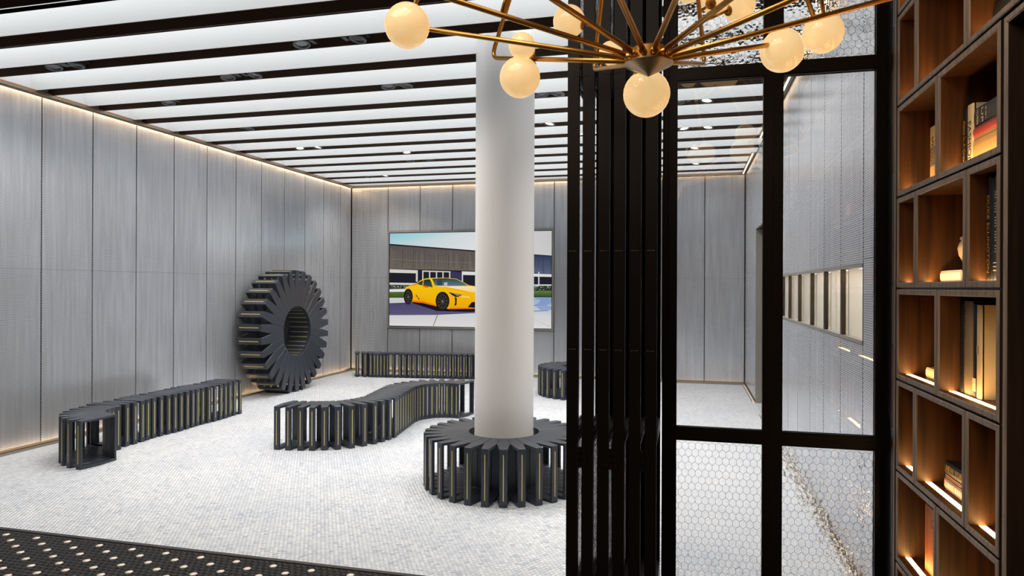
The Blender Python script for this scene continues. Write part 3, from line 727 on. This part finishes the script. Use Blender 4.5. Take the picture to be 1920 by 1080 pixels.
globes = [((-.928, 2.18, 2.485), .152), ((-.615, 2.514, 2.386), .152), ((-.135, 2.299, 2.234), .152), ((.321, 2.62, 2.446), .152), ((.469, 2.699, 2.524), .143), ((-.499, 2.922, 2.738), .137),
          ((-.317, 2.887, 2.575), .10), ((.201, 3.051, 2.79), .137), ((.114, 3.029, 2.816), .137), ((-.004, 2.937, 2.831), .11), ((-.595, 2.466, 2.486), .098)]
extra = [(-30, .62, -.07), (10, .7, .08), (60, .75, -.08), (100, .5, .1), (-75, .4, .09), (40, .35, .1)]
for dg, r, dz in extra: globes.append((tuple(HUB+arm_dir(dg)*r+Vector((0, 0, r*TE+.10+dz))), .14))
for (gp, dm) in globes:
    c = Vector(gp)-HUB; r = dm/2
    b_ = MB(); b_.sphere((0, 0, 0), r, 'globe'); g = b_.build('globe', ch, True, c)
    q_ = seg_near(c); dv = q_-c; L = dv.length; u_ = dv.normalized() if L > 1e-4 else Vector((0, 0, 1))
    b_ = MB()
    b_.lathe([(.020, r*.955), (.024, r*.975), (.021, r*1.02), (.012, r*1.05), (.008, r*1.06)], (0, 0, 0), u_, 'brass', 20)
    if L > r*1.06: b_.tube([u_*r*1.02, u_*L], .006, 'brass', 10)
    b_.build('brass_cap', g, True)

# ------------------------------------------------------------------ bookcase
BX = .89; BD = .33; WT = .022
bc = empty('bookcase', (BX, 2.85, 0)); tag(bc, 'tall walnut bookcase of staggered open cubbies with lit shelves', 'bookcase')
def cubby(y0, y1, z0, z1, led=True, depth=BD, name='cubby', inner='walnut'):
    """y0<y1; open towards -x, front frame mitred"""
    b_ = MB(); o = Vector((BX, 2.85, 0))
    def pt(x, y, z): return (x-BX, y-2.85, z)
    a = [(y0, z0), (y1, z0), (y1, z1), (y0, z1)]
    i_ = [(y0+WT, z0+WT), (y1-WT, z0+WT), (y1-WT, z1-WT), (y0+WT, z1-WT)]
    c_ = [(y0+.003, z0+.003), (y1-.003, z0+.003), (y1-.003, z1-.003), (y0+.003, z1-.003)]
    d_ = [(y0+WT-.004, z0+WT-.004), (y1-WT+.004, z0+WT-.004), (y1-WT+.004, z1-WT+.004), (y0+WT-.004, z1-WT+.004)]
    for k in range(4):
        q = (k+1) % 4
        f4 = lambda A, xa, B, xb, m_: b_.face([pt(xa, *A[k]), pt(xa, *A[q]), pt(xb, *B[q]), pt(xb, *B[k])], m_)
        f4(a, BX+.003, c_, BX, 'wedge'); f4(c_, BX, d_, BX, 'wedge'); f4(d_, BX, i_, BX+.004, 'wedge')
        f4(i_, BX+.004, i_, BX+depth-.01, inner); f4(a, BX+depth, a, BX+.003, 'wdark')
    b_.face([pt(BX+depth-.01, *v_) for v_ in i_], inner); b_.face([pt(BX+depth, *v_) for v_ in reversed(a)], 'wdark')
    ob = b_.build(name, bc)
    if led:
        e_ = MB(); e_.box(.034, .055, y0+WT-2.85+.002, y1-WT-2.85-.002, z0+WT-.003, z0+WT+.0006, 'ledshelf'); e_.build('led_strip', ob)
    return ob
YS_odd = [(3.114+.004, 3.37), (2.592+.004, 3.114), (2.335, 2.588+.0)]; YS_even = [(2.869, 3.37), (2.335, 2.861)]
for k in range(-4, 4):
    z0 = 1.6+.4*k+.004; z1 = 1.6+.4*(k+1)-.004
    odd = k in (-4, -2, 0, 2)
    cells = list(YS_odd if odd else YS_even)
    if k >= 2:
        cells[-1] = (2.02 if k == 2 else 1.75, cells[-1][1])
        cubby(1.60 if k == 2 else 1.2, cells[-1][0]-.008, z0, z1)
    for y0, y1 in cells: cubby(y0, y1, z0, z1)
cubby(1.80, 2.310, .004, 2.392, led=False, name='tall_niche', inner='wdark')
b_ = MB(); b_.box(.02, BD+.05, 1.2-2.85, .523, 0, 3.2, 'wdark', skip='')
# recessed carcass closing the joints
b_ = MB(); b_.box(.012, BD, .52, .546, 0, 3.2, 'wdark'); b_.box(BD, BD+.02, 1.2-2.85, .55, 0, 3.2, 'wdark')
for k in range(-4, 5): b_.box(.014, BD, 1.2-2.85 if k >= 2 else 2.33-2.85, .52, 1.6+.4*k-.0038, 1.6+.4*k+.0038, 'wdark')
b_.build('carcass', bc)
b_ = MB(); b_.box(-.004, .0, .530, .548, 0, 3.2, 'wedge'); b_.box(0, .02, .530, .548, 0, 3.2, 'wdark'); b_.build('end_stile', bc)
blk = [(2.92, 3.2, 'wdark'), (2.765, 2.915, 'steel'), (2.13, 2.76, 'walnut'), (1.815, 2.12, 'steel'), (1.62, 1.81, 'walnut'), (1.35, 1.61, 'steel'), (.98, 1.345, 'walnut'), (.92, .975, 'steel'), (.42, .915, 'walnut'), (0, .415, 'wdark')]
for z0, z1, m_ in blk:
    b_ = MB(); b_.box(-.004, .012, .556, .572, z0, z1, m_); b_.build('edge_block', bc)

# ------------------------------------------------------------------ books and ornaments
def text(parent, s, loc, size, mat_, mode, fit=None, bold=False):
    """mode 'down' reads downwards on a spine facing -x; 'flat' reads along -y"""
    cu = bpy.data.curves.new('lettering', 'FONT'); cu.body = s; cu.size = size; cu.extrude = .0002; cu.align_x = 'CENTER'; cu.align_y = 'CENTER'
    cu.materials.append(mat_)
    tmp = bpy.data.objects.new('tmp', cu); me = bpy.data.meshes.new_from_object(tmp); bpy.data.objects.remove(tmp); bpy.data.curves.remove(cu)
    o = bpy.data.objects.new('lettering', me); COL.objects.link(o); o.parent = parent
    me.materials.clear(); me.materials.append(mat_)
    xs_ = [v_.co.x for v_ in me.vertices]
    ax = {'down': (Vector((0, 0, -1)), Vector((0, -1, 0))), 'flat': (Vector((0, -1, 0)), Vector((0, 0, 1)))}[mode]
    zz = ax[0].cross(ax[1]); mt = Matrix((ax[0], ax[1], zz)).transposed().to_4x4(); mt.translation = loc
    if fit:
        w_ = max(xs_)-min(xs_); mt = mt @ Matrix.Diagonal((fit/w_, 1, 1, 1))
    o.matrix_local = mt; return o
bookmats = {}
def bmat(rgb, rough=.5):
    if rgb not in bookmats: bookmats[rgb] = pmat('book_%d_%d_%d' % rgb, srgb(*rgb), rough); M['bk%s' % (rgb,)] = bookmats[rgb]
    return 'bk%s' % (rgb,)
bmat((226, 212, 184)); PAGES = bmat((226, 208, 172))
gold = pmat('gold_foil', srgb(204, 168, 96), .4, .3); ink = pmat('dark_ink', srgb(40, 34, 30), .6); pale = pmat('pale_ink', srgb(214, 206, 192), .6)
def book(label, y0, y1, x0, x1, z0, z1, rgb, upright=True, cat='book', group=None):
    """cover boards, a page block set back from three edges, and a rounded spine facing -x"""
    o = empty('book', (x0, (y0+y1)/2, z0)); tag(o, label, cat, group)
    w_, d_, h = y1-y0, x1-x0, z1-z0; m_ = bmat(rgb); c = .003
    b_ = MB()
    if upright:
        b_.box(.004, d_, -w_/2, -w_/2+c, 0, h, m_); b_.box(.004, d_, w_/2-c, w_/2, 0, h, m_)
        prof = [(.006, -w_/2), (.002, -w_/2+w_*.12), (0, -w_*.2), (0, w_*.2), (.002, w_/2-w_*.12), (.006, w_/2)]
        b_.rings([[Vector((x, y, z)) for x, y in prof+[(.010, w_/2), (.010, -w_/2)]] for z in (0, h)], m_)
        b_.build('cover', o)
        q = MB(); q.box(.010, d_-.005, -w_/2+c, w_/2-c, .004, h-.004, PAGES); q.build('pages', o)
    else:
        b_.box(.004, d_, -w_/2, w_/2, 0, c, m_); b_.box(.004, d_, -w_/2, w_/2, h-c, h, m_)
        prof = [(.006, 0), (.002, h*.12), (0, h*.3), (0, h*.7), (.002, h*.88), (.006, h), (.010, h), (.010, 0)]
        b_.rings([[Vector((x, y, z)) for x, z in prof] for y in (-w_/2, w_/2)], m_)
        b_.build('cover', o)
        q = MB(); q.box(.010, d_-.005, -w_/2+.004, w_/2-.004, c, h-c, PAGES); q.build('pages', o)
    return o
fl = lambda k: 1.6+.4*k+.004+WT+.0008
def dashes(parent, y0, z0, dy, dz, n_, size, mat_):
    """a line of print too small to read: a row of short strokes"""
    b_ = MB()
    for i in range(n_):
        if i % 5 == 3: continue
        y, z_ = y0+dy*i, z0+dz*i; a_, c_ = (size*.35, size) if dy else (size, size*.35)
        b_.box(-.0012, .0003, y-a_/2, y+a_/2, z_-c_/2, z_+c_/2, mat_)
    o_ = b_.build('lettering', parent); o_['kind'] = 'stuff'; return o_
M['paleink'] = pale; M['ink'] = ink
# upper right cubby
z = fl(2); o = book('black book with a maroon band lettered YOUNG, lying in the highest visible right cubby', 2.20, 2.562, .957, 1.16, z, z+.10, (24, 22, 24), False)
b_ = MB(); b_.box(-.0012, .0005, -.181, .181, .002, .030, bmat((96, 26, 30))); b_.build('maroon_band', o)
text(o, 'YOUNG', (-.0014, .075, .017), .026, pmat('cream_ink', srgb(238, 196, 150), .6), 'flat', .15); text(o, 'YOUNG', (-.0014, -.10, .017), .026, pale, 'flat', .15)
b_ = MB(); b_.box(-.0008, .0003, -.1, .12, .055, .057, PAGES); b_.build('spine_rule', o)
# row 2 right: spines and a stack
z = fl(1)
o = book('black upright book with gold spine title, beside the cream FASHION book', 2.797, 2.836, .963, 1.14, z, 2.245, (22, 20, 18)); text(o, 'Alone In A Crowd', (-.0008, .001, .098), .030, gold, 'down', .165)
o = book('cream upright book lettered FASHION, left of the stack of three', 2.741, 2.796, .963, 1.13, z, 2.252, (232, 214, 178)); text(o, 'FASHION', (-.0008, 0, .09), .038, ink, 'down', .15)
o = book('thick tan book at the bottom of the three-book stack by the FASHION book', 2.362, 2.738, .963, 1.20, z, z+.100, (206, 166, 108), False)
o = book('salmon red book in the middle of the three-book stack', 2.362, 2.738, .963, 1.19, z+.1005, z+.134, (190, 78, 68), False)
o = book('dark grey book on top of the three-book stack', 2.364, 2.736, .965, 1.18, z+.1345, z+.200, (58, 56, 58), False)
for i, (s_, sz, y_) in enumerate((('MURIN', .020, .155), ('UP', .022, .115))): text(o, s_, (-.0008, y_, .032), sz, pale, 'down', .05)
dashes(o, .085, .05, 0, -.004, 10, .005, 'paleink')
# row 2 left: patterned book facing out
M['pattern'] = (lambda: (lambda m, n, l, b: ([l.new(ramp(n, l, (lambda t_: t_)(n.new('ShaderNodeTexNoise')).outputs['Fac'], [(.50, srgb(24, 22, 20)), (.53, srgb(206, 172, 116))]), b.inputs['Base Color'])], m)[1])(*newmat('black_floral_print')))()
for nd in M['pattern'].node_tree.nodes:
    if nd.type == 'TEX_NOISE': nd.inputs['Scale'].default_value = 34; nd.inputs['Detail'].default_value = 4
o = empty('book', (.985, 3.102, z)); tag(o, 'tan book with black floral cover print, face out in left cubby', 'book')
b_ = MB(); b_.box(0, .004, -.15, .15, 0, .25, bmat((206, 170, 112))); b_.box(.022, .026, -.15, .15, 0, .25, bmat((206, 170, 112))); b_.box(.004, .022, .146, .15, 0, .25, bmat((206, 170, 112))); b_.build('cover', o)
b_ = MB(); b_.box(.004, .022, -.146, .145, .004, .246, PAGES); b_.build('pages', o)
b_ = MB(); b_.box(-.0006, .0002, -.15, .148, .085, .165, 'pattern'); b_.build('cover_print', o)
text(o, 'S', (-.0008, .118, .185), .055, bookmats.get((24, 22, 24)) or ink, 'flat')
# row 3 middle: white book with an ornament; right: three dark books
z = fl(0)
o = book('white book lying flat below the small cream ornament', 2.865, 3.075, .968, 1.14, z, z+.043, (226, 220, 216), False); dashes(o, .05, .018, -.005, 0, 6, .003, 'paleink')
o = empty('ornament', (1.055, 2.985, z+.0435)); tag(o, 'small cream pot-bellied ornament with a stub spout, standing on the white book', 'ornament')
b_ = MB(); prof = [(.016, 0), (.022, .006), (.036, .03), (.050, .06), (.054, .085), (.048, .105), (.034, .120), (.020, .130), (.012, .136), (.001, .138)]
b_.lathe(prof, (0, 0, 0), (0, 0, 1), bmat((226, 208, 178)), 28); b_.build('body', o, True)
b_ = MB(); b_.tube([(-.01, .03, .100), (-.015, .052, .118), (-.018, .068, .128)], [.012, .009, .008], bmat((226, 208, 178)), 14); b_.build('spout', o, True)
o = book('black tall book with large gold capitals running down its spine', 2.527, 2.562, .9395, 1.14, z, 1.962, (24, 22, 22)); text(o, 'DUKE ELLINGTON', (-.0008, 0, .15), .026, gold, 'down', .25)
o = book('slim blue-black untitled book between the gold-lettered black one and the charcoal one', 2.507, 2.5265, .9395, 1.14, z, 1.955, (34, 40, 46))
o = book('charcoal book with small pale lettering, rightmost of the dark trio', 2.470, 2.5065, .9395, 1.15, z, 1.958, (58, 56, 56)); dashes(o, .002, .28, 0, -.009, 22, .008, 'paleink')
for i in range(3):
    b_ = MB(); b_.box(-.0008, .0004, -.0165, .0165, .03+.012*i, .034+.012*i, PAGES); b_.build('spine_rule', o)
# row 4
z = fl(-1)
o = book('small cream book lying alone in the lit left cubby', 3.0, 3.255, .972, 1.10, z, z+.042, (222, 204, 166), False)
o = book('slim black book against the cubby side, left of the taupe book', 2.806, 2.838, .957, 1.13, z, 1.552, (26, 27, 30))
o = book('taupe upright book between two black ones', 2.722, 2.803, .957, 1.12, z, 1.556, (150, 128, 100)); dashes(o, .02, .30, 0, -.008, 13, .007, 'ink')
o = book('black upright book with a cream label at the foot, beside the large cream book', 2.686, 2.720, .957, 1.12, z, 1.548, (20, 20, 22))
b_ = MB(); b_.box(-.0012, .0004, -.014, .012, .02, .065, PAGES); b_.build('spine_label', o)
o = book('large cream book standing rightmost in the lit cubby', 2.642, 2.685, .955, 1.19, z, 1.545, (228, 204, 160)); 
b_ = MB(); b_.box(-.0008, .0004, -.008, .012, .15, .18, bmat((196, 160, 140))); b_.build('spine_stamp', o)
# row 5 stack
z = fl(-2)
o = book('mauve book at the bottom of the pair below the black NEW YORK book', 2.64, 3.0, .962, 1.17, z, z+.05, (124, 98, 104), False); dashes(o, .13, .025, -.018, 0, 12, .018, 'paleink')
o = book('thin tan book between the NEW YORK book and the mauve one', 2.645, 2.998, .965, 1.16, z+.0505, z+.062, (150, 96, 44), False)
o = book('black book lettered NEW YORK on top of the pair', 2.64, 3.0, .962, 1.17, z+.0625, z+.11, (36, 30, 28), False); text(o, 'NEW YORK', (-.0008, .07, .025), .032, gold, 'flat', .18)
# row 6 orange box
z = fl(-3)
o = empty('box_file', (.965, 3.09, z)); tag(o, 'orange box file with a thin dark border and ring pull in the lowest lit cubby', 'box')
b_ = MB(); b_.box(0, .18, -.14, .14, 0, .275, bmat((214, 120, 40))); b_.build('body', o)
b_ = MB(); m_ = bmat((140, 66, 24))
for y0, y1, z0, z1 in ((-.118, -.1165, .02, .255), (.1165, .118, .02, .255), (-.118, .118, .02, .0215), (-.118, .118, .2535, .255)): b_.box(-.0006, .0003, y0, y1, z0, z1, m_)
b_.build('border_line', o)
b_ = MB(); n_ = 24
b_.rings([[Vector((x, .05+r*math.cos(2*PI*i/n_), .215+r*math.sin(2*PI*i/n_))) for i in range(n_)] for x, r in ((.0002, .017), (-.001, .017), (-.001, .0145), (.0002, .0145))], m_, cap=False); b_.build('ring_pull', o)
